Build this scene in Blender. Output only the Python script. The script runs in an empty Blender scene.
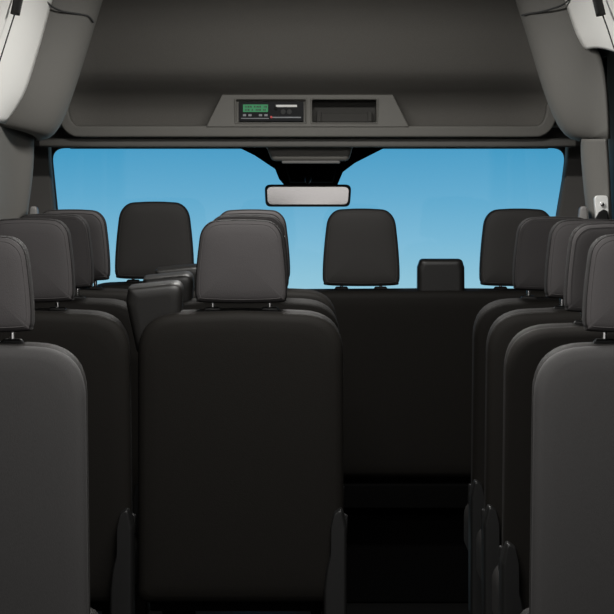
import bpy, bmesh, math
from mathutils import Vector, Matrix
S = bpy.context.scene
C = S.collection
F = 3200.0; EYE = 1.42; VX = 307.0; VY = 172.0
def X(px, d): return (px - VX) * d / F
def Z(py, d): return EYE + (VY - py) * d / F
def srgb(r, g, b):
    f = lambda c: (c/12.92 if c <= .04045 else ((c+.055)/1.055)**2.4)
    return (f(r/255), f(g/255), f(b/255), 1)

# ---------------------------------------------------------------- materials
def mat(name, col, rough=.6, metal=0, bump=0, scale=400, var=0, spec=.5, coat=0, weave=False):
    m = bpy.data.materials.new(name); m.use_nodes = True
    nt = m.node_tree; b = nt.nodes['Principled BSDF']
    c = (col[0], col[1], col[2], 1)
    b.inputs['Base Color'].default_value = c
    b.inputs['Roughness'].default_value = rough
    b.inputs['Metallic'].default_value = metal
    b.inputs['Specular IOR Level'].default_value = spec
    b.inputs['Coat Weight'].default_value = coat
    if bump or var:
        tc = nt.nodes.new('ShaderNodeTexCoord')
        n = nt.nodes.new('ShaderNodeTexNoise'); n.inputs['Scale'].default_value = scale
        n.inputs['Detail'].default_value = 3
        nt.links.new(tc.outputs['Object'], n.inputs['Vector'])
        h = n.outputs['Fac']
        if weave:
            mp = nt.nodes.new('ShaderNodeMapping'); mp.inputs['Scale'].default_value = (6, 1, .7)
            nt.links.new(tc.outputs['Object'], mp.inputs['Vector'])
            nt.links.new(mp.outputs[0], n.inputs['Vector'])
        if bump:
            bp = nt.nodes.new('ShaderNodeBump'); bp.inputs['Strength'].default_value = bump
            bp.inputs['Distance'].default_value = .002
            nt.links.new(h, bp.inputs['Height']); nt.links.new(bp.outputs[0], b.inputs['Normal'])
        if var:
            mx = nt.nodes.new('ShaderNodeMix'); mx.data_type = 'RGBA'
            mx.inputs[6].default_value = (c[0]*(1-var), c[1]*(1-var), c[2]*(1-var), 1)
            mx.inputs[7].default_value = (c[0]*(1+var), c[1]*(1+var), c[2]*(1+var), 1)
            nt.links.new(h, mx.inputs[0]); nt.links.new(mx.outputs[2], b.inputs['Base Color'])
    return m
M = {}
M['head'] = mat('headrest_fabric', (.034, .0312, .0318), .75, bump=.25, scale=500, var=.12, spec=.25)
M['head_front'] = mat('front_headrest_fabric', (.020, .0185, .0175), .7, bump=.25, scale=500, var=.12, spec=.3)
M['side'] = mat('black_piping_cloth', (.009, .008, .008), .8, spec=.15)
M['seam'] = mat('grey_stitching', (.05, .047, .047), .8, spec=.1)
M['back_light'] = mat('charcoal_woven_back', (.031, .030, .030), .8, bump=.3, scale=260, var=.18, spec=.2, weave=True)
M['back'] = mat('black_leatherette', (.0072, .0064, .0055), .7, bump=.2, scale=350, var=.15, spec=.10)
M['cushion'] = mat('black_seat_cloth', (.010, .0092, .0088), .7, bump=.2, scale=400, var=.15, spec=.14)
M['arm'] = mat('black_armrest_vinyl', (.008, .0075, .007), .45, bump=.1, scale=300, spec=.28)
M['plastic'] = mat('black_plastic', (.007, .007, .007), .45, bump=.1, scale=600, spec=.2)
M['matte'] = mat('matt_black_frit', (.0015, .0015, .0015), .9, spec=.04)
M['chrome'] = mat('chrome', (.8, .8, .8), .15, metal=1)
M['steel'] = mat('painted_steel', (.02, .02, .02), .4)
M['headliner'] = mat('grey_headliner_felt', (.175, .167, .153), .95, bump=.35, scale=300, var=.12, spec=.1)
M['trim'] = mat('grey_trim_plastic', (.125, .121, .112), .6, bump=.15, scale=500, var=.06, spec=.3)
M['trim_lit'] = mat('wall_trim_painted_lit', (.78, .77, .74), .6, bump=.1, scale=500, var=.04, spec=.3)  # trim plastic lightened so its colour carries the light on the upper walls
M['trim_dark'] = mat('dark_grey_pillar_trim', (.10, .095, .09), .7, bump=.15, scale=500, spec=.2)
M['shelf'] = mat('grey_shelf_plastic', (.15, .145, .132), .6, bump=.12, scale=500, var=.05, spec=.3)
M['rubber'] = mat('dark_rubber', (.03, .03, .03), .7)
M['seal'] = mat('black_door_seal', (.006, .006, .006), .7, spec=.2)
M['floor'] = mat('black_floor_rubber', (.003, .003, .003), .8, bump=.3, scale=120, spec=.08)
M['bodywork'] = mat('white_bodywork', (.5, .5, .5), .3)
M['white'] = mat('white_plastic', (.8, .8, .78), .4)
M['grey_knob'] = mat('grey_plastic_knob', (.17, .165, .16), .5)
M['dash'] = mat('dark_dashboard_plastic', (.02, .02, .02), .6, bump=.2, scale=300)
M['pocket'] = mat('dark_pocket_lining', (.045, .043, .039), .8)
M['mirror'] = mat('mirror_glass', (.82, .80, .79), .12, metal=1)
M['tacho'] = mat('black_device_face', (.004, .0045, .006), .5, spec=.15)
M['tacho_grey'] = mat('device_button_grey', (.25, .26, .28), .5)
M['red'] = mat('red_button', (.6, .03, .03), .4)
def emit(name, col, s):
    m = bpy.data.materials.new(name); m.use_nodes = True
    b = m.node_tree.nodes['Principled BSDF']
    b.inputs['Base Color'].default_value = (col[0]*.3, col[1]*.3, col[2]*.3, 1)
    b.inputs['Emission Color'].default_value = (*col[:3], 1); b.inputs['Emission Strength'].default_value = s
    return m
M['lcd'] = emit('green_backlit_lcd', (.008, .15, .05), 1)
M['lcd_mark'] = mat('dark_lcd_segments', (.002, .02, .008), .5)
M['lamp'] = emit('fill_lamp_diffuser', (1, .97, .9), 2)  # glowing face of the added roof fill lamps
def glassmat(name, tint, gloss):
    m = bpy.data.materials.new(name); m.use_nodes = True; nt = m.node_tree
    nt.nodes.clear(); o = nt.nodes.new('ShaderNodeOutputMaterial')
    t = nt.nodes.new('ShaderNodeBsdfTransparent'); t.inputs[0].default_value = tint
    g = nt.nodes.new('ShaderNodeBsdfGlossy'); g.inputs['Roughness'].default_value = .02
    mx = nt.nodes.new('ShaderNodeMixShader'); mx.inputs[0].default_value = gloss
    nt.links.new(t.outputs[0], mx.inputs[1]); nt.links.new(g.outputs[0], mx.inputs[2])
    nt.links.new(mx.outputs[0], o.inputs[0]); return m
M['glass'] = glassmat('clear_windscreen_glass', (.98, .98, .98, 1), .02)
M['tint'] = glassmat('dark_privacy_glass', (.02, .022, .022, 1), .03)

# ---------------------------------------------------------------- helpers
def thing(name, label, cat, loc=(0, 0, 0), group=None):
    o = bpy.data.objects.new(name, None); C.objects.link(o); o.location = loc
    o.empty_display_size = .1
    o['label'] = label; o['category'] = cat
    if group: o['group'] = group
    return o
def obj(name, bm, m, parent=None, smooth=True, bevel=0, label=None, autos=True, off=None):
    bmesh.ops.recalc_face_normals(bm, faces=bm.faces)
    if off is not None: bmesh.ops.translate(bm, vec=off, verts=bm.verts)
    me = bpy.data.meshes.new(name); bm.to_mesh(me); bm.free()
    o = bpy.data.objects.new(name, me); C.objects.link(o)
    me.materials.append(M[m])
    if parent: o.parent = parent
    for p in me.polygons: p.use_smooth = smooth
    if bevel:
        b = o.modifiers.new('bevel', 'BEVEL'); b.width = bevel; b.segments = 3; b.limit_method = 'ANGLE'
        b.angle_limit = math.radians(35); b.harden_normals = False
    if smooth and autos:
        w = o.modifiers.new('wn', 'WEIGHTED_NORMAL'); w.keep_sharp = True
    if label: o['label'] = label
    return o
def tag(o, label, cat, group=None):
    o['label'] = label; o['category'] = cat
    if group: o['group'] = group
    return o
def struct(name, bm, m, **k):
    o = obj(name, bm, m, **k); o['kind'] = 'structure'; return o
def box(bm, x0, x1, y0, y1, z0, z1):
    v = [bm.verts.new((x, y, z)) for x in (x0, x1) for y in (y0, y1) for z in (z0, z1)]
    for f in ((0,1,3,2),(4,6,7,5),(0,4,5,1),(2,3,7,6),(0,2,6,4),(1,5,7,3)):
        bm.faces.new([v[i] for i in f])
def bx(*a):
    bm = bmesh.new(); box(bm, *a); return bm
def catmull(pts, n=6, closed=True):
    out = []; N = len(pts)
    rng = range(N) if closed else range(N-1)
    for i in rng:
        if closed: p = [Vector(pts[(i+k-1) % N]) for k in range(4)]
        else: p = [Vector(pts[min(max(i+k-1, 0), N-1)]) for k in range(4)]
        for j in range(n):
            t = j/n
            out.append(.5*((2*p[1]) + (p[2]-p[0])*t + (2*p[0]-5*p[1]+4*p[2]-p[3])*t*t + (-p[0]+3*p[1]-3*p[2]+p[3])*t**3))
    if not closed: out.append(Vector(pts[-1]))
    return out
def rounded(poly, radii, n=8):
    """poly of (x,z), per-corner radius"""
    out = []; N = len(poly)
    for i in range(N):
        a, b, c = Vector(poly[i-1]), Vector(poly[i]), Vector(poly[(i+1) % N])
        r = radii[i] if isinstance(radii, (list, tuple)) else radii
        u = (a-b).normalized(); v = (c-b).normalized()
        ang = u.angle(v); t = min(r/math.tan(ang/2), (a-b).length*.49, (c-b).length*.49)
        p, q = b+u*t, b+v*t
        for j in range(n+1):
            s = j/n
            out.append(p*(1-s)**2 + b*2*s*(1-s) + q*s*s)
    return out
def area2(p): return sum(p[i-1][0]*p[i][1]-p[i][0]*p[i-1][1] for i in range(len(p)))
def offset(pts, ins):
    """inset an outline by scaling it about the middle of its bounds"""
    xs = [p[0] for p in pts]; zs = [p[1] for p in pts]
    cx, cz = (min(xs)+max(xs))/2, (min(zs)+max(zs))/2
    hx, hz = (max(xs)-min(xs))/2, (max(zs)-min(zs))/2
    fx, fz = 1-min(ins/hx, .9), 1-min(ins/hz, .9)
    return [Vector((cx+(p[0]-cx)*fx, cz+(p[1]-cz)*fz)) for p in pts]
def slab(pts, rings, bm=None):
    """loft of inset outlines in xz along y; ends closed"""
    bm = bm or bmesh.new(); prev = None; first = None
    for (y, ins) in rings:
        loop = [bm.verts.new((p[0], y, p[1])) for p in offset(pts, ins)]
        if prev:
            N = len(loop)
            for i in range(N): bm.faces.new((prev[i-1], prev[i], loop[i], loop[i-1]))
        else: first = loop
        prev = loop
    bm.faces.new(first); bm.faces.new(prev[::-1])
    return bm
def tube(path, r, bm=None, n=10, flat=1.0):
    bm = bm or bmesh.new(); prev = None; rings = []
    for i, p in enumerate(path):
        p = Vector(p); a = Vector(path[max(i-1, 0)]); b = Vector(path[min(i+1, len(path)-1)])
        t = (b-a).normalized(); up = Vector((0, 1, 0)) if abs(t.y) < .9 else Vector((0, 0, 1))
        u = t.cross(up).normalized(); v = t.cross(u).normalized()
        loop = [bm.verts.new(p + u*math.cos(k*2*math.pi/n)*r + v*math.sin(k*2*math.pi/n)*r*flat) for k in range(n)]
        if prev:
            for k in range(n): bm.faces.new((prev[k-1], prev[k], loop[k], loop[k-1]))
        else: first = loop
        prev = loop
    bm.faces.new(first[::-1]); bm.faces.new(prev)
    return bm
def grid(rows, closed=False):
    bm = bmesh.new(); vs = [[bm.verts.new(p) for p in r] for r in rows]
    for i in range(len(vs)-1):
        for j in range(len(vs[i])-1):
            bm.faces.new((vs[i][j], vs[i][j+1], vs[i+1][j+1], vs[i+1][j]))
    return bm
def lathe(cx, cy, cz, prof, axis='y', n=20, bm=None):
    bm = bm or bmesh.new(); prev = None
    for (h, r) in prof:
        loop = []
        for k in range(n):
            a = k*2*math.pi/n; c, s = math.cos(a)*r, math.sin(a)*r
            loop.append(bm.verts.new((cx+c, cy+h, cz+s) if axis == 'y' else ((cx+c, cy+s, cz+h) if axis == 'z' else (cx+h, cy+c, cz+s))))
        if prev:
            for k in range(n): bm.faces.new((prev[k-1], prev[k], loop[k], loop[k-1]))
        else: bm.faces.new(loop)
        prev = loop
    bm.faces.new(prev)
    return bm
def tilt(bm, zp, ang, yp=0):
    """lean about the x axis through (yp, zp): points below move forward (+y)"""
    bmesh.ops.rotate(bm, cent=(0, yp, zp), matrix=Matrix.Rotation(ang, 3, 'X'), verts=bm.verts)
    return bm

# ---------------------------------------------------------------- seats
TOP = 1.065; TILT = math.radians(6)
def head_outline(w, h, zb, cx, taper=.80):
    hw = w/2
    p = [(-hw*.87, .001), (0, -.002), (hw*.87, .001), (hw*.975, h*.045), (hw, h*.13), (hw*.985, h*.35), (hw*.93, h*.66), (hw*.86, h*.86),
         (hw*(taper-.14), h*.972), (hw*.35, h*.995), (0, h), (-hw*.35, h*.995), (-hw*(taper-.14), h*.972), (-hw*.86, h*.86), (-hw*.93, h*.66), (-hw*.985, h*.35), (-hw, h*.13), (-hw*.975, h*.045)]
    return [(q[0]+cx, q[1]+zb) for q in catmull(p, 5)]
def head_seam(parent, o, y, ins, m='seam', r=.0011):
    q = offset(o, ins); N = len(q)
    q = q + [q[0]]
    obj('seam', tube([(p[0], y, p[1]) for p in q], r, n=6), m, parent)
def headrest(parent, cx, zb, w, h, m, pz, y=.035, post=.072, d=.105):
    o = head_outline(w, h, zb, cx)
    bm = slab(o, [(y-.0138, .105), (y-.0136, .085), (y-.013, .06), (y-.0118, .035), (y-.0095, .018), (y-.006, .0085), (y-.002, .0035), (y+.001, .0022)])
    face = obj('headrest', bm, m, parent)
    bs = slab(o, [(y, .0026), (y+.003, .0010), (y+.010, 0), (y+.03, -.001), (y+d*.7, 0), (y+d*.9, .008), (y+d, .025), (y+d+.006, .05)])
    obj('side_band', bs, 'side' , face, label='black side band and front of the headrest')
    head_seam(face, o, y-.0068, .0100, r=.0008)
    for s in (-1, 1):
        p = obj('headrest_post', lathe(cx+s*post, y+.04, pz-.02, [(0, .0055), (zb-pz+.045, .0055)], 'z', 14), 'chrome', face, label='chrome headrest post')
        g = slab(rounded([(-.026, 0), (.026, 0), (.018, .012), (-.018, .012)], .005, 4), [(-.016, .003), (-.013, 0), (.013, 0), (.016, .003)])
        obj('post_guide', g, 'plastic', face, off=(cx+s*post, y+.04, pz+.006))
    return face
def seat_back_outline(w, zt, zb, r, crown=.006, x0=0, taper=.0):
    hw = w/2
    pts = rounded([(-hw, zb), (hw, zb), (hw-taper, zt-crown), (0, zt+crown*.6), (-hw+taper, zt-crown)], [.03, .03, r, .5, r], 9)
    return [(p[0]+x0, p[1]) for p in pts]
def back(parent, w, zt, zb, m, r=.105, x0=0, th=.12, taper=.004, ang=TILT):
    o = seat_back_outline(w, zt, zb, r, x0=x0, taper=taper)
    bm = slab(o, [(-.006, .10), (-.0055, .05), (-.003, .022), (.002, .010), (.009, .003), (.018, .0005), (.030, 0), (.034, .004)])
    b = obj('back_panel', tilt(bm, zt, ang), m, parent)
    bm = slab(offset(o, .003), [(.030, .008), (.036, .002), (.045, -.001), (.06, -.003), (th*.75, -.002), (th*.95, .012), (th+.01, .035), (th+.018, .08)])
    c = obj('backrest', tilt(bm, zt, ang), 'cushion', parent)
    return b, c
def armrest(parent, x0, x1, zt, y=.05, m='arm', zb=None):
    zb = zb if zb is not None else zt-.19; cx = (x0+x1)/2; w = x1-x0
    o = rounded([(x0+.028, zb), (x1-.01, zb), (x1, zt-.012), (x0+.006, zt-.026), (x0, zt-.06)], [.012, .01, .026, .008, .03], 8)
    bm = slab(o, [(y-.006, .03), (y-.005, .014), (y-.001, .005), (y+.006, 0), (y+.05, -.001), (y+.105, .0), (y+.12, .006), (y+.126, .02)])
    return obj('armrest', tilt(bm, zt, TILT*.6, y), m, parent)
def recliner(parent, x, side):
    # moulded cover with S-shaped outline beside the lower backrest
    p = [(0, .58), (.020, .566), (.029, .53), (.030, .46), (.040, .42), (.046, .37), (.047, .20), (-.012, .20), (-.012, .53)]
    p = [(x - side*(q[0]+.006), q[1]) for q in p]
    o = rounded(p, .010, 5)
    bm = slab(o, [(-.010, .008), (-.004, .002), (.004, 0), (.11, 0), (.12, .006)])
    obj('recliner_cover', bm, 'plastic', parent, off=(0, .012, 0))
    bm = slab(rounded([(-.012, 0), (.012, 0), (.014, .05), (-.010, .06)], .006, 4), [(0, .003), (.003, 0), (.02, 0), (.023, .003)])
    obj('belt_buckle', bm, 'plastic', parent, off=(x-side*.004, .10, .50))
def seat_common(t, w, x0=0, front=0):
    # cushion and legs
    hw = w/2
    o = rounded([(-hw, .34), (hw, .34), (hw, .475), (0, .462), (-hw, .475)], [.02, .02, .045, .2, .045], 6)
    bm = slab([(p[0]+x0, p[1]) for p in o], [(.16, .03), (.165, .012), (.18, .003), (.22, 0), (.5-front, 0), (.56-front, .006), (.59-front, .025), (.60-front, .045)])
    obj('seat_cushion', bm, 'cushion', t)
    bm = bmesh.new()
    box(bm, x0-hw+.03, x0+hw-.03, .12, .54, .305, .335)
    obj('seat_frame', bm, 'matte', t, smooth=False, bevel=.004)
    for s in (-1, 1):
        bm = bmesh.new()
        xx = x0 + s*(hw-.07)
        box(bm, xx-.02, xx+.02, .16, .50, .0, .025)
        box(bm, xx-.012, xx+.012, .18, .23, .02, .31); box(bm, xx-.012, xx+.012, .43, .48, .02, .31)
        obj('seat_leg', bm, 'matte', t, smooth=False, bevel=.004)
def seat(cx, s, label, hx, m, aisle, arm=False, group=None, htop=None, hb=None, zt=TOP, name='passenger_seat', w=.512, xc=None):
    d = F/s
    t = thing(name, label, 'seat', (cx, d, 0), group)
    back(t, w, zt, .325, m)
    hb = (EYE-.322) if hb is None else hb; ht = (EYE-.117) if htop is None else htop
    headrest(t, hx-cx, hb, .23, ht-hb, 'head', zt-.004)
    seat_common(t, w)
    if aisle: recliner(t, aisle*(w/2), aisle)
    if arm: armrest(t, -.456-cx, -.312-cx, EYE-.267, y=.05)
    return t
G1 = 'single seats of the column by the left wall'; G2 = 'seats of the middle column'; G3 = 'seats of the column by the right wall'
LX = -.702; MX = -.167; RX = .713
seat(LX, 495, 'nearest left seat, charcoal back cut off by the left edge of the photo', -.674, 'back_light', 0, group=G1, htop=EYE-.129, hb=EYE-.325)
seat(LX+.004, 400, 'second seat along the left wall, black, headrest just behind the nearest one', -.7015, 'back', 1, group=G1, hb=EYE-.326)
seat(LX+.004, 366, 'third seat along the left wall, mostly hidden, only headrest side and back corner showing', -.704, 'back', 1, group=G1, htop=EYE-.115, hb=EYE-.318)
seat(LX+.004, 338, 'farthest passenger seat along the left wall, its headrest against the blue windscreen', -.703, 'back', 1, group=G1, htop=EYE-.112, hb=EYE-.322)
seat(MX, 400, 'big black seat back in the middle, nearest of the middle column, with raised armrest', -.166, 'back', 1, arm=True, group=G2, htop=EYE-.120, hb=EYE-.328, w=.522)
seat(MX, 366, 'middle column seat directly behind the big black one, raised armrest peeking out left', -.166, 'back', 1, arm=True, group=G2, htop=EYE-.117, hb=EYE-.322, w=.522)
seat(MX, 338, 'farthest seat of the middle column, top headrest of the overlapping three', -.166, 'back', 1, arm=True, group=G2, htop=EYE-.112, hb=EYE-.322, w=.522)
seat(RX, 495, 'nearest right seat, charcoal back cut off by the right edge of the photo', .680, 'back_light', 0, group=G3, htop=EYE-.126, hb=EYE-.325)
seat(RX-.008, 440, 'second seat from the camera along the right wall, black with rounded corner', .7065, 'back', -1, group=G3, htop=EYE-.116, hb=EYE-.320)
seat(RX-.004, 396, 'third seat from the camera along the right wall, black narrow strip of back showing', .722, 'back', -1, group=G3, htop=EYE-.120, hb=EYE-.321)
seat(RX-.004, 366, 'farthest passenger seat of the right column, just behind the front bench', .683, 'back', -1, group=G3, htop=EYE-.123, hb=EYE-.324)

# front row
DF = F/308
t = thing('driver_seat', 'black driver seat at front left with tall rounded headrest against the sky', 'seat', (X(153.5, DF), DF, 0))
back(t, .50, Z(285, DF), .36, 'back')
headrest(t, 0, Z(279, DF), .256, Z(202, DF)-Z(279, DF), 'head_front', Z(285, DF)-.003, post=.07)
seat_common(t, .50, front=.12)
obj('seat_pedestal', bx(-.2, .2, .14, .52, 0, .30), 'steel', t, smooth=False, bevel=.01)
t = thing('front_passenger_bench', 'wide black front bench with two headrests and a small centre armrest', 'seat', (X(441, DF), DF, 0))
cx = X(441, DF)
o = seat_back_outline(1.05, Z(292, DF), .415, .06, crown=.002, taper=0)
bm = slab(o, [(-.006, .10), (-.0055, .05), (-.003, .022), (.002, .010), (.009, .003), (.018, .0005), (.030, 0), (.034, .004)])
obj('back_panel', tilt(bm, Z(292, DF), TILT), 'back', t)
o = seat_back_outline(1.05, Z(292, DF), .40, .06, crown=.002, taper=0)
bm = slab(offset(o, .003), [(.030, .008), (.036, .002), (.06, -.003), (.09, -.002), (.115, .012), (.13, .035), (.135, .08)])
obj('backrest', tilt(bm, Z(292, DF), TILT), 'cushion', t)
# moulded panel under the backrest, faintly lighter band
bm = slab(rounded([(-.50, .32), (.50, .32), (.50, .40), (-.50, .40)], .02, 4), [(.055, .006), (.06, 0), (.12, 0), (.125, .006)])
obj('lower_panel', bm, 'matte', t)
for c in (361.5, 519.5):
    headrest(t, X(c, DF)-cx, Z(286, DF), .25, Z(209, DF)-Z(286, DF), 'head_front', Z(292, DF)-.003, post=.064 if c < 400 else .057)
o = rounded([(X(417.5, DF)-cx, Z(340, DF)), (X(465.5, DF)-cx, Z(340, DF)), (X(465, DF)-cx, Z(268, DF)), (X(462.5, DF)-cx, Z(259.5, DF)), (X(421, DF)-cx, Z(259.5, DF)), (X(418, DF)-cx, Z(268, DF))], [.01, .01, .01, .014, .014, .01], 6)
bm = slab(o, [(.028, .02), (.029, .012), (.033, .005), (.040, 0), (.11, 0), (.12, .008)])
obj('armrest', bm, 'arm', t, label='small squared armrest folded up between the headrests')
seat_common(t, 1.02, front=.12)
obj('seat_box', bx(-.48, .48, .14, .56, 0, .30), 'matte', t, smooth=False, bevel=.01)

# ---------------------------------------------------------------- shell
YR = 5.3; YF = 11.25; W = .975
struct('floor', bx(-1.0, 1.0, YR, YF, -.05, 0), 'floor', smooth=False)
def wall(side):
    s = -1 if side == 'left' else 1
    bm = bmesh.new()
    x0, x1 = sorted((s*W, s*(W+.05)))
    wy = [YR, YR+.25, 6.9, 7.05, 8.55, 8.7, 10.12 if s > 0 else 9.55, 10.4, 11.15, YF]
    lo, hi = 1.0, 1.80
    box(bm, x0, x1, YR, YF, 0, lo)
    for k in range(len(wy)-1):
        opening = k in (1, 3, 5, 7)
        if not opening: box(bm, x0, x1, wy[k], wy[k+1], lo, hi)
    box(bm, x0, x1, YR, YF, hi, 1.84)
    struct('wall_'+side, bm, 'trim', smooth=False)
    n = 0
    for k in (1, 3, 5):
        xc = s*(W+.02)
        wbm = bx(xc-.003, xc+.003, wy[k], wy[k+1], lo, hi)
        struct('window_%d' % ((1 if s < 0 else 4)+n), wbm, 'tint', smooth=False); n += 1
    xc = s*(W+.02)
    struct('window_%d' % (7 if s < 0 else 8), bx(xc-.003, xc+.003, wy[7], wy[8], lo, hi), 'tint', smooth=False)
    # upper wall leaning inward to the high roof
    rows = []
    for (xx, zz) in ((W, 1.83), (.955, 1.90), (.92, 1.98), (.84, 2.06), (.70, 2.10)):
        rows.append([(s*xx, y, zz) for y in (YR, 7, 8.5, 9.9)])
    o = struct('trim_%d' % (1 if s < 0 else 2), grid(rows), 'trim')
    so = o.modifiers.new('s', 'SOLIDIFY'); so.thickness = .02; so.offset = 1 if s < 0 else -1
wall('left'); wall('right')

# headliner: flat high roof, then the dome curving down to the cab shelf
prof = [(YR, 2.10), (7.5, 2.10), (9.0, 2.10), (9.6, 2.10), (9.95, 2.09), (10.16, 2.05), (10.30, Z(0, 10.30)), (10.37, Z(20, 10.37)), (10.43, Z(45, 10.43)), (10.49, Z(68, 10.49)), (10.53, Z(78, 10.53)), (10.585, Z(87, 10.585)), (10.65, Z(97, 10.65)), (10.70, Z(110, 10.70)), (10.73, Z(128, 10.73))]
prof = catmull(prof, 4, closed=False)
rows = []
for p in prof:
    r = []
    for k in range(41):
        u = -1+2*k/40
        x = u*.86
        y, z = p
        e = max(0, (abs(x)-.70)/.10)
        e = min(e, 1.6)
        if y > 9.9:
            y -= min(1, (y-9.9)/.5)*.10*e*e*.5
        r.append((x, y, z - .02*min(e, 1)*(1 if y < 9.6 else 0)))
    rows.append(r)
o = struct('ceiling', grid(rows), 'headliner')
so = o.modifiers.new('s', 'SOLIDIFY'); so.thickness = .015; so.offset = 1
# outer roof skin over the cab (keeps daylight out)
bm = bmesh.new(); box(bm, -1.0, 1.0, YR, 10.9, 2.14, 2.18)
rows = [[(-1.0, 10.9, 2.16), (1.0, 10.9, 2.16)], [(-1.0, 11.35, Z(146, 11.35)+.02), (1.0, 11.35, Z(146, 11.35)+.02)]]
v = [bm.verts.new(p) for r in rows for p in r]; bm.faces.new((v[0], v[1], v[3], v[2]))
for s in (-1, 1):
    box(bm, *sorted((s*.99, s*1.01)), YR, 10.95, 1.84, 2.15)
struct('trim_3', bm, 'bodywork', smooth=False)

# shelf lip with upturned ends
def sweep(path, hh, dd, bm=None, rr=.008):
    """rounded-rect section swept along path lying in xz plane"""
    bm = bm or bmesh.new(); prev = None
    sec = []
    for q in rounded([(-hh, -dd), (hh, -dd), (hh, dd), (-hh, dd)], rr, 4): sec.append(q)
    for i, p in enumerate(path):
        p = Vector(p); t = (Vector(path[min(i+1, len(path)-1)])-Vector(path[max(i-1, 0)])).normalized()
        n = Vector((-t.z, 0, t.x)).normalized()
        loop = [bm.verts.new(p + n*q[0] + Vector((0, 1, 0))*q[1]) for q in sec]
        if prev:
            for k in range(len(sec)): bm.faces.new((prev[k-1], prev[k], loop[k], loop[k-1]))
        else: bm.faces.new(loop[::-1])
        prev = loop
    bm.faces.new(prev); return bm
D1 = 10.62
path2 = [(63, 104), (64, 113), (67, 123), (74, 130), (86, 131.5), (150, 131.5), (307, 131.5), (465, 131.5), (528, 131.5), (541, 130), (548, 123), (551, 113), (552, 104)]
path = [(X(a, D1), D1, Z(b, D1)) for a, b in catmull(path2, 6, closed=False)]
bm = sweep(path, .019, .03)
box(bm, X(76, D1), X(540, D1), D1+.025, D1+.38, Z(134, D1), Z(130, D1))
struct('trim_4', bm, 'shelf')
D2 = 10.65
bm = sweep([(X(a, D2), D2, Z(142.8, D2)) for a in (40, 100, 307, 500, 575)], .0145, .02)
struct('trim_5', bm, 'trim')

# overhead console
D3 = D1-.035
def console():
    xs = [(207, 226), (236, 236), (305.5, 305.5), (312, 312), (376.5, 376.5), (384, 384), (408, 392)]
    zs = [127.0, 122.5, 99.5, 94.5]
    top = {0: 222, 6: 393}; bot = {0: 206, 6: 409}
    bm = bmesh.new(); g = {}
    for j, zz in enumerate(zs):
        f = (127.0-zz)/(127.0-94.5)
        for i, x in enumerate(xs):
            xx = x[0]
            if i in top: xx = bot[i]+(top[i]-bot[i])*f
            g[i, j] = bm.verts.new((X(xx, D3), D3+f*.012, Z(zz, D3)))
    for i in range(6):
        for j in range(3):
            if j == 1 and i in (1, 3): continue
            bm.faces.new((g[i, j], g[i+1, j], g[i+1, j+1], g[i, j+1]))
    for i, dep in ((1, .012), (3, .085)):
        c = [g[i, 1], g[i+1, 1], g[i+1, 2], g[i, 2]]
        b = [bm.verts.new(v.co+Vector((0, dep, 0))) for v in c]
        for k in range(4): bm.faces.new((c[k-1], c[k], b[k], b[k-1]))
        bm.faces.new(b)
    # surround going back
    per = [g[i, 0] for i in range(7)]+[g[6, 1], g[6, 2]]+[g[i, 3] for i in range(6, -1, -1)]+[g[0, 2], g[0, 1]]
    b = [bm.verts.new((v.co.x, D3+.10, v.co.z)) for v in per]
    for k in range(len(per)): bm.faces.new((per[k-1], per[k], b[k], b[k-1]))
    bm.faces.new(b)
    return bm
t = thing('overhead_console', 'grey trapezoid console with open pocket on the shelf above the windscreen', 'console', (0, D3, Z(127, D3)))
o = obj('console_housing', console(), 'shelf', t, bevel=.003, off=(0, -D3, -Z(127, D3)))
def frame(x0, x1, y0, y1, dpt, w=1.6):
    o = rounded([(X(x0, D3), Z(y1, D3)), (X(x1, D3), Z(y1, D3)), (X(x1, D3), Z(y0, D3)), (X(x0, D3), Z(y0, D3))], .004, 3)
    i = offset(o, w*D3/F); bm = bmesh.new(); loops = []
    for pts, y in ((o, .002), (o, -.004), (i, -.004), (i, .004)):
        loops.append([bm.verts.new((p[0], D3+y+dpt, p[1])) for p in pts])
    for a, b in zip(loops, loops[1:]):
        for k in range(len(a)): bm.faces.new((a[k-1], a[k], b[k], b[k-1]))
    return bm
for a in ((234.5, 307, 98, 124), (310.5, 378, 98, 124)):
    obj('bezel', frame(*a, .004), 'shelf', t, off=(0, -D3, -Z(127, D3)))
bm = bmesh.new()   # lining and inner tray lip of the pocket
box(bm, X(313, D3), X(375.5, D3), D3+.076, D3+.082, Z(121.5, D3), Z(100.5, D3))
obj('pocket_lining', bm, 'pocket', t, smooth=False, off=(0, -D3, -Z(127, D3)))
bm = bmesh.new()
box(bm, X(318, D3), X(371, D3), D3+.045, D3+.055, Z(121.8, D3), Z(113.5, D3))
box(bm, X(317, D3), X(321, D3), D3+.03, D3+.076, Z(121.8, D3), Z(111.5, D3))
box(bm, X(368, D3), X(372, D3), D3+.03, D3+.076, Z(121.8, D3), Z(111.5, D3))
obj('pocket_tray', bm, 'pocket', t, smooth=False, bevel=.002, off=(0, -D3, -Z(127, D3)))

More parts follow.
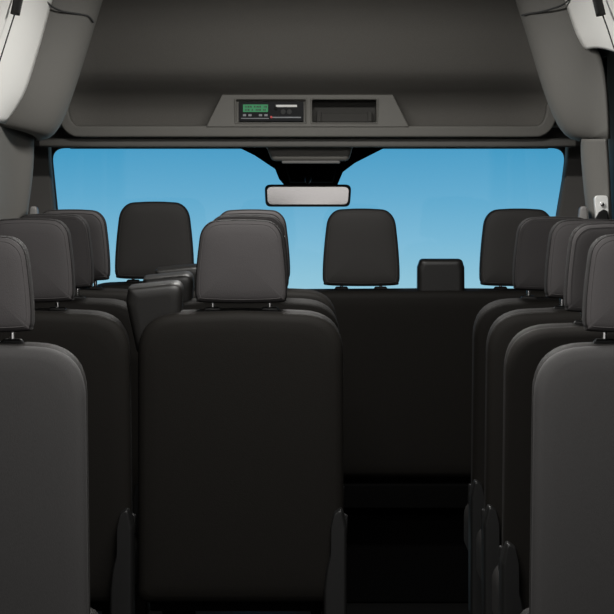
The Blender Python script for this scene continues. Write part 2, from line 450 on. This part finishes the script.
# tachograph
DT = D3+.004
t = thing('tachograph', 'black tachograph unit with green lit display set in the overhead console', 'tachograph', (X(270.5, DT), DT, Z(122, DT)))
off = (-X(270.5, DT), -DT, -Z(122, DT))
def dbx(x0, x1, y0, y1, a, b): return bx(X(x0, DT), X(x1, DT), DT+a, DT+b, Z(y1, DT), Z(y0, DT))
obj('face_plate', dbx(239, 303.5, 101.5, 121.5, -.002, .007), 'tacho', t, smooth=False, bevel=.001, off=off)
dsp = obj('display', dbx(243, 268, 104.5, 112, -.0035, -.001), 'lcd', t, smooth=False, off=off, label='green backlit display')
bm = bmesh.new()
import random
random.seed(3)
for r_, y0 in enumerate((105.8, 109)):
    x = 245.0
    while x < 266:
        w = random.choice((.8, 1.1, 1.5))
        if random.random() < .8: box(bm, X(x, DT), X(x+w, DT), DT-.0042, DT-.003, Z(y0+1.9, DT), Z(y0, DT))
        x += w+.7
obj('display_text', bm, 'lcd_mark', t, smooth=False, off=off)
for k, x in enumerate((244.5, 250, 260.5, 266)):
    obj('button', dbx(x-1.6, x+1.6, 114.2, 116.2, -.004, 0), 'tacho_grey', t, smooth=False, off=off)
obj('card_label', dbx(276, 297, 104.8, 107, -.0034, 0), 'white', t, smooth=False, off=off, label='white printed strip')
for x, r_ in ((276, .006), (283.2, .0085), (289.3, .0085)):
    obj('button', lathe(X(x, DT), DT-.005, Z(108.5 if x == 276 else 111.8, DT), [(0, r_*.9), (.001, r_), (.005, r_)]), 'rubber' if x != 276 else 'seal', t, off=off)
obj('card_slot', dbx(272.5, 301, 116.8, 118, -.0026, 0), 'tacho_grey', t, smooth=False, off=off)
obj('card_slot', dbx(241, 269, 118, 118.8, -.0026, 0), 'tacho_grey', t, smooth=False, off=off)
obj('indicator', dbx(270.3, 272.3, 116, 118.2, -.004, 0), 'red', t, smooth=False, off=off, label='small red indicator')

# lamp housing below the header, in front of the mirror mount
D4 = 10.72
o = rounded([(X(272, D4), Z(161, D4)), (X(349, D4), Z(161, D4)), (X(355.5, D4), Z(137, D4)), (X(262, D4), Z(137, D4))], [.02, .02, .006, .006], 5)
t = thing('map_lamp_housing', 'grey tapered lamp housing hanging below the header over the mirror', 'lamp housing', (X(309, D4), D4, Z(161, D4)))
off = (-X(309, D4), 0, -Z(161, D4))
obj('housing', slab(o, [(-.012, .012), (-.009, .004), (-.002, 0), (.10, 0)]), 'shelf', t, off=off)
off = (-X(309, D4), -D4, -Z(161, D4))
bm = bx(X(282, D4), X(340, D4), D4-.004, D4+.05, Z(163.5, D4), Z(160, D4))
obj('lamp_lens', bm, 'grey_knob', t, smooth=False, bevel=.003, off=off)

# windscreen surround (frame with rounded opening), glass, black band
DW = 11.2
hole = rounded([(X(58, DW)-.045, Z(330, DW)), (X(556, DW)+.045, Z(330, DW)), (X(566, DW), Z(148.2, DW)), (X(52, DW), Z(148.2, DW))], [.05, .05, .055, .055], 10)
hole = [Vector(p) for p in hole]
# true side lines: 52@165 -> 58@210 , 566@165 -> 556@210
H2 = []
for p in hole:
    f = min(1, max(0, (Z(165, DW)-p.y)/(Z(330, DW)-Z(165, DW))*-1))
    H2.append(p)
hole = rounded([(X(70, DW), Z(330, DW)), (X(543, DW), Z(330, DW)), (X(566, DW), Z(148.2, DW)), (X(51.5, DW), Z(148.2, DW))], [.05, .05, .045, .045], 10)
def slope(y): return y
bm = bmesh.new(); N = len(hole)
cxh, czh = 0, Z(235, DW)
outer = []
for p in hole:
    dx, dz = p[0]-cxh, p[1]-czh
    k = min((1.0/abs(dx)) if dx else 9e9, (.52/abs(dz)) if dz else 9e9)
    outer.append((cxh+dx*max(k, 1.02), czh+dz*max(k, 1.02)))
L = []
for pts, y in ((outer, .06), (outer, 0), (hole, 0), (hole, .02)):
    L.append([bm.verts.new((p[0], DW+y, p[1])) for p in pts])
for a, b in zip(L, L[1:]):
    for k in range(N): bm.faces.new((a[k-1], a[k], b[k], b[k-1]))
struct('trim_6', bm, 'trim_dark', autos=False, smooth=False)
bm = bmesh.new()
pts = offset(hole, -.01)
bm.faces.new([bm.verts.new((p[0], DW+.03, p[1])) for p in pts])
r = bmesh.ops.extrude_face_region(bm, geom=bm.faces[:]); bmesh.ops.translate(bm, vec=(0, .006, 0), verts=[v for v in r['geom'] if isinstance(v, bmesh.types.BMVert)])
win = struct('window_9', bm, 'glass', smooth=False)
win['label'] = 'windscreen'
# dotted-black edge band: the thin dark line along the top of the glass
bm = sweep([(X(a, DW), DW+.015, Z(147.8, DW)) for a in (70, 307, 548)], .0035, .012, rr=.002)
struct('trim_7', bm, 'seal', smooth=False)

DB = DW-.02
pts = [(236, 146), (254, 155), (275, 169), (279, 179), (285, 186), (337, 186), (343, 172), (355, 163), (385, 147.5), (392, 146)]
o = [(X(a, DB), Z(b, DB)) for a, b in pts]
bm = slab(o, [(0, .002), (.002, 0), (.02, 0)])
t = thing('mirror_mount_cover', 'black tapering cover on the windscreen above the rear view mirror', 'mirror mount', (X(311, DB), DB, Z(186, DB)))
off = (-X(311, DB), 0, -Z(186, DB))
obj('band', bm, 'matte', t, smooth=False, off=off)
pts = [(283, 158), (290, 183), (333, 183), (339, 158)]
bm = slab([(X(a, DB), Z(b, DB)) for a, b in pts], [(-.05, .008), (-.03, 0), (.0, 0)])
obj('sensor_box', bm, 'matte', t, off=off)

DM = 11.0
t = thing('rear_view_mirror', 'wide black framed rear view mirror hanging at top centre of the windscreen', 'mirror', (X(307.5, DM), DM, Z(195, DM)))
off = (-X(307.5, DM), 0, -Z(195, DM))
o = rounded([(X(265.5, DM), Z(206.8, DM)), (X(350, DM), Z(206.8, DM)), (X(351.5, DM), Z(184.5, DM)), (X(264.5, DM), Z(184.5, DM))], [.020]*4, 6)
obj('mirror_housing', slab(o, [(-.002, .006), (-.001, .002), (.004, 0), (.018, .002), (.03, .012), (.036, .03)]), 'plastic', t, off=off)
bm = slab(offset(o, .0075), [(-.0045, .001), (-.004, 0), (0, 0)])
g = obj('mirror_glass', bm, 'mirror', t, smooth=False, off=off, label='silvery mirror glass')
obj('mirror_stem', tube([(X(308, DM), .02, Z(190, DM)), (X(308, DM), .06, Z(180, DM)), (X(308, DM), .15, Z(176, DM))], .012), 'plastic', t, off=off)
# tilt the whole mirror a little towards the bright rear opening
t.rotation_euler = (math.radians(0), 0, math.radians(0))

# ---------------------------------------------------------------- B pillars, upper side trims, A pillars
def skin(name, rows, m, th=.012, mats=None, sub=2):
    bm = grid(rows)
    o = struct(name, bm, m, autos=False)
    s = o.modifiers.new('sub', 'SUBSURF'); s.levels = sub; s.render_levels = sub; s.boundary_smooth = 'PRESERVE_CORNERS'
    so = o.modifiers.new('s', 'SOLIDIFY'); so.thickness = th; so.offset = -1
    return o
def pt(px, py, d): return (X(px, d), d, Z(py, d))
# left/right upper wall panels along the high roof, strong light painted into their colour
def rowsL(cols):
    n = len(cols[0][1]); return [[pt(cols[c][1][i][0], cols[c][1][i][1], cols[c][0]) for c in range(len(cols))] for i in range(n)]
left_lit = [
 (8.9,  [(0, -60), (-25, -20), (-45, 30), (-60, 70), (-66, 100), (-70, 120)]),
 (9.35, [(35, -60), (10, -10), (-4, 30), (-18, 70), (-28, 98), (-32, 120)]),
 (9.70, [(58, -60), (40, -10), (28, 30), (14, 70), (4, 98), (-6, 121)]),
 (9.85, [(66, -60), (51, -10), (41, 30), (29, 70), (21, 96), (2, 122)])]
skin('trim_8', rowsL(left_lit), 'trim_lit')
left_bulge = [
 (9.85, [(66, -60), (51, -10), (41, 30), (29, 70), (21, 96), (0, 122), (-10, 124)]),
 (9.88, [(74, -60), (60, -10), (51, 30), (41, 70), (31, 104), (14, 127), (0, 126)]),
 (9.94, [(104, -60), (92, -10), (82, 30), (71, 70), (58, 108), (42, 134), (26, 132)]),
 (9.99, [(122, -60), (104, -10), (92, 30), (80, 68), (67, 108), (52, 138), (36, 137)]),
 (10.05, [(125, -60), (107, -10), (95, 31), (83, 69), (70, 110), (56, 139), (38, 141)]),
 (10.16, [(118, -60), (102, -10), (90, 30), (78, 68), (65, 108), (52, 139), (36, 141)])]
skin('trim_9', rowsL(left_bulge), 'trim')
def mir(c, f): return [(d, [f(a, b) for a, b in col]) for d, col in c]
right_lit = [
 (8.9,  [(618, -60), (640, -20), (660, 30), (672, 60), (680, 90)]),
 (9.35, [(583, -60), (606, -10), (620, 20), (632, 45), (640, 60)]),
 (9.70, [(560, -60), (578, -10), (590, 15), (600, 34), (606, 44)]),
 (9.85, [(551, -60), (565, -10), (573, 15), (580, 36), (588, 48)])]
skin('trim_10', rowsL(right_lit), 'trim_lit')
right_bulge = [
 (9.85, [(551, -60), (565, -10), (573, 15), (580, 36), (601, 46), (606, 90), (607, 139)]),
 (9.88, [(543, -60), (556, -10), (565, 20), (574, 50), (588, 80), (598, 110), (602, 139)]),
 (9.94, [(518, -60), (528, -10), (538, 30), (549, 70), (560, 108), (577, 137), (594, 140)]),
 (9.99, [(500, -60), (514, -10), (527, 30), (538, 68), (550, 108), (566, 138), (584, 140)]),
 (10.05, [(496, -60), (510, -10), (524, 31), (535, 69), (548, 110), (563, 139), (582, 142)]),
 (10.16, [(503, -60), (515, -10), (529, 30), (540, 68), (552, 108), (567, 139), (584, 142)])]
skin('trim_11', rowsL(right_bulge), 'trim')

# lower B pillar trims
lowL = [
 (9.55, [(-45, 90), (-45, 150), (-45, 190), (-45, 330), (-45, 600)]),
 (9.78, [(-6, 90), (-6, 150), (-6, 190), (-8, 330), (-8, 600)]),
 (10.0, [(10, 90), (10, 150), (9, 190), (4, 330), (4, 600)]),
 (10.06, [(30, 90), (31, 150), (30, 185), (16, 260), (14, 600)]),
 (10.10, [(35, 90), (35.5, 150), (34.5, 183), (20, 260), (18, 600)]),
 (10.25, [(32, 90), (32, 150), (31, 183), (18, 260), (16, 600)])]
skin('trim_12', rowsL(lowL), 'trim')
lowR = [
 (9.80, [(604, 139), (605, 150), (608, 200), (612, 330), (612, 600)]),
 (9.825, [(600.5, 139), (602, 150), (605, 200), (606, 330), (606, 600)]),
 (9.86, [(590, 139), (591, 150), (593, 200), (600, 330), (600, 600)]),
 (9.90, [(584, 139), (582.5, 150), (586, 195), (594, 260), (598, 600)]),
 (9.97, [(580, 139), (579, 150), (583, 195), (591, 260), (596, 600)]),
 (10.30, [(583, 139), (582, 150), (586, 195), (593, 260), (598, 600)])]
skin('trim_13', rowsL(lowR), 'trim')

# A pillar trims, dark, seen between B pillar trims and the glass
def apillar(n, pts):
    o = rounded([(X(a, 10.9), Z(b, 10.9)) for a, b in pts], .012, 4)
    struct('trim_%d' % n, slab(o, [(10.86, .012), (10.87, .004), (10.89, 0), (10.96, 0)]), 'trim_dark')
apillar(14, [(-6, 420), (-6, 118), (49, 118), (50.5, 162), (55.5, 215), (64, 420)])
apillar(15, [(622, 118), (622, 420), (546, 420), (557, 215), (566, 162), (568, 118)])
# dark filler behind the shelf ends
bm = bmesh.new()
box(bm, -1.0, X(80, 10.75), 10.82, 10.88, Z(146, 10.75), 2.14); box(bm, X(536, 10.75), 1.0, 10.82, 10.88, Z(146, 10.75), 2.14)
box(bm, X(80, 10.75), X(536, 10.75), 10.86, 10.88, Z(146, 10.75), 2.14)
struct('trim_16', bm, 'trim_dark', smooth=False)
bm = bx(-1.0, 1.0, 10.88, 11.19, Z(146.5, 11.0)+.0, Z(146.5, 11.0)+.02)
struct('trim_17', bm, 'seal', smooth=False)

# rubber strips and panel seams at the top corners
def strip(name, path, w, th, m, label, cat):
    p = [pt(*q) for q in path]
    o = obj(name, tube(catmull(p, 5, closed=False), w, n=12, flat=th/w), m); tag(o, label, cat); return o
strip('rubber_strip', [(24, -30, 9.33), (20.5, -12, 9.34), (15, 14.5, 9.36)], .0145, .008, 'rubber', 'dark ribbed rubber strip end on the wall panel with painted-in light, top left corner', 'rubber strip')
strip('rubber_strip', [(590, -30, 9.33), (594.5, -12, 9.34), (601, 15.5, 9.36)], .0145, .008, 'rubber', 'dark ribbed rubber strip end on the wall panel with painted-in light, top right corner', 'rubber strip')

for n, path in ((18, [(16, 10, 9.37), (8, 35, 9.37), (0, 60, 9.36), (-8, 84, 9.35)]), (19, [(600, 8, 9.37), (607, 27, 9.37), (614, 48, 9.36), (617, 56, 9.35)]),
                (20, [(42, -4, 9.72), (50, 5, 9.81), (62, 11, 9.86), (76, 13.5, 9.905), (88, 16, 9.94), (93, 22, 9.965)]),
                (21, [(575, -6, 9.72), (564, 4, 9.81), (551, 9, 9.86), (540, 12, 9.905), (530, 13.5, 9.94), (522, 15, 9.965)])):
    q = catmull([pt(*q) for q in path], 5, closed=False)
    if n > 19: q = [(a, b+.0125, c) for a, b, c in q]
    struct('trim_%d' % n, tube(q, .0022 if n < 20 else .003, n=6), 'rubber')

# seat belt height adjuster, right pillar, and belt guide knobs
DP = 9.80
t = thing('belt_anchor_plate', 'white belt anchor plate with a bolt on the right pillar', 'belt anchor', (X(602, DP), DP, Z(219, DP)))
off = (-X(602, DP), 0, -Z(219, DP))
o = rounded([(X(596.5, DP), Z(222, DP)), (X(609, DP), Z(222, DP)), (X(608, DP), Z(195.5, DP)), (X(594.2, DP), Z(195.5, DP))], [.004, .004, .012, .012], 6)
obj('plate', slab(o, [(-.008, .002), (-.006, 0), (.045, 0)]), 'white', t, off=off)
obj('bolt', lathe(X(602, DP), -.013, Z(204.5, DP), [(0, .005), (.001, .007), (.006, .007)], n=6), 'chrome', t, off=off)
o = rounded([(X(592, DP), Z(224, DP)), (X(609, DP), Z(224, DP)), (X(607, DP), Z(211, DP)), (X(603, DP), Z(209, DP)), (X(598, DP), Z(212.5, DP))], .006, 4)
obj('belt_guide', slab(o, [(-.022, .004), (-.02, 0), (-.010, 0)]), 'plastic', t, off=off, label='black belt guide')
for px, w in ((33, 'left'), (583.5, 'right')):
    dd = 10.02 if w == 'left' else 9.84
    o = rounded([(X(px-5, dd), Z(222, dd)), (X(px+5, dd), Z(222, dd)), (X(px+4, dd), Z(206.5, dd)), (X(px-3, dd), Z(206, dd))], [.006, .006, .014, .014], 5)
    k = obj('belt_anchor', slab(o, [(-.01, .006), (-.006, .001), (.0, 0), (.05, 0)]), 'grey_knob', off=(0, dd, 0))
    tag(k, 'small rounded grey belt anchor poking up beside the %s pillar above the headrests' % w, 'belt anchor')

# dashboard and steering wheel ahead of the front seats (below the sight line)
t = thing('dashboard', 'dark dashboard below the windscreen, ahead of the front seats', 'dashboard', (0, 11.05, 0))
bm = bmesh.new(); v = []
for x in (-.97, .97):
    v.append([bm.verts.new((x, y-11.05, z)) for y, z in ((10.98, .35), (10.92, .62), (10.95, .84), (11.0, .885), (11.1, .89), (11.19, .885), (11.19, .3), (11.0, .3))])
for k in range(8): bm.faces.new((v[0][k-1], v[0][k], v[1][k], v[1][k-1]))
bm.faces.new(v[0]); bm.faces.new(v[1][::-1])
obj('dash_body', bm, 'dash', t, smooth=False, bevel=.015)
obj('instrument_hood', slab(rounded([(-.70, .86), (-.28, .86), (-.32, .935), (-.66, .935)], .03, 5), [(-.11, .01), (-.10, 0), (.10, 0), (.12, .01)]), 'dash', t)
t = thing('steering_wheel', 'dark steering wheel in front of the driver seat', 'steering wheel', (-.483, 10.80, .74))
rim = [(math.cos(a)*.19, math.sin(a)*.19*.45, math.sin(a)*.19*.89) for a in [k*2*math.pi/40 for k in range(41)]]
obj('rim', tube(rim, .015), 'plastic', t)
bm = tube([(-.18, 0, 0), (0, .02, 0), (.18, 0, 0)], .016); tube([(0, .02, 0), (0, -.08, -.165)], .016, bm)
obj('spokes', bm, 'plastic', t)
obj('hub', lathe(0, -.015, 0, [(0, .045), (.01, .06), (.05, .06), (.12, .03)]), 'plastic', t)

# fill lamps added on the high roof, unseen above the frame
FILL_LAMPS = ((0, 5.75, 46), (0, 7.4, 32), (0, 9.35, 26))
for i, (x, y, e) in enumerate(FILL_LAMPS):
    where = ('over the rear row', 'over the middle rows', 'ahead of the rows near the cab')[i]
    t = thing('ceiling_fill_lamp', 'slim white fill lamp added out of view on the high roof '+where, 'lamp', (x, y, 2.083), 'added fill lamps on the high roof')
    o = rounded([(-.30, -.012), (.30, -.012), (.30, .012), (-.30, .012)], .008, 4)
    obj('fill_lamp_body', bx(-.3, .3, -.05, .05, -.006, .010), 'white', t, smooth=False, bevel=.004)
    obj('diffuser', bx(-.27, .27, -.035, .035, -.014, -.005), 'lamp', t, smooth=False, bevel=.003)
    la = bpy.data.lights.new('fill_light', 'AREA'); la.shape = 'RECTANGLE'; la.size = .7; la.size_y = .12
    la.energy = e; la.color = (1, .985, .95)
    lo = bpy.data.objects.new('fill_light', la); C.objects.link(lo); lo.location = (x, y, 2.06)

# fill lamp added behind the camera, stands in for daylight from the rear
la = bpy.data.lights.new('rear_fill', 'AREA'); la.shape = 'RECTANGLE'; la.size = 2.4; la.size_y = 1.6
la.energy = 14; la.color = (1, .98, .97)
lo = bpy.data.objects.new('rear_fill', la); C.objects.link(lo); lo.location = (0, -1.5, 2.6)
lo.rotation_euler = (math.radians(82), 0, 0)

# ---------------------------------------------------------------- sky
w = bpy.data.worlds.new('sky'); S.world = w; w.use_nodes = True; nt = w.node_tree; nt.nodes.clear()
out = nt.nodes.new('ShaderNodeOutputWorld'); bg = nt.nodes.new('ShaderNodeBackground')
tc = nt.nodes.new('ShaderNodeTexCoord'); sp = nt.nodes.new('ShaderNodeSeparateXYZ')
nt.links.new(tc.outputs['Generated'], sp.inputs[0])
mr = nt.nodes.new('ShaderNodeMapRange'); mr.inputs[1].default_value = -.05; mr.inputs[2].default_value = .03
nt.links.new(sp.outputs['Z'], mr.inputs[0])
cr = nt.nodes.new('ShaderNodeValToRGB'); e = cr.color_ramp.elements
e[0].position = .05; e[0].color = srgb(176, 214, 228)
def zp(py): return ((VY-py)/F+.05)/.08
e[1].position = zp(150); e[1].color = srgb(72, 160, 203)
for py, c in ((285, (150, 204, 225)), (240, (124, 189, 220)), (195, (98, 174, 212))):
    k = e.new(zp(py)); k.color = srgb(*c)
k = e.new(1.0); k.color = srgb(52, 130, 180)
nt.links.new(mr.outputs[0], cr.inputs[0])
m2 = nt.nodes.new('ShaderNodeMapRange'); m2.inputs[1].default_value = .3; m2.inputs[2].default_value = -.3
nt.links.new(sp.outputs['Y'], m2.inputs[0])
mx = nt.nodes.new('ShaderNodeMix'); mx.data_type = 'RGBA'
nt.links.new(m2.outputs[0], mx.inputs[0]); nt.links.new(cr.outputs[0], mx.inputs[6]); mx.inputs[7].default_value = (.50, .485, .475, 1)
nt.links.new(mx.outputs[2], bg.inputs[0]); bg.inputs[1].default_value = 1.0
nt.links.new(bg.outputs[0], out.inputs[0])

# ---------------------------------------------------------------- camera
cam = bpy.data.cameras.new('camera'); co = bpy.data.objects.new('camera', cam); C.objects.link(co)
co.location = (0, 0, EYE); co.rotation_euler = (math.pi/2, 0, 0)
cam.sensor_width = 36; cam.lens = 36*F/614; cam.shift_y = -(307-VY)/614; cam.shift_x = 0
cam.clip_end = 100
S.camera = co
S.view_settings.view_transform = 'Standard'; S.view_settings.look = 'None'; S.view_settings.gamma = 1
S.view_settings.use_curve_mapping = False; S.view_settings.exposure = 0
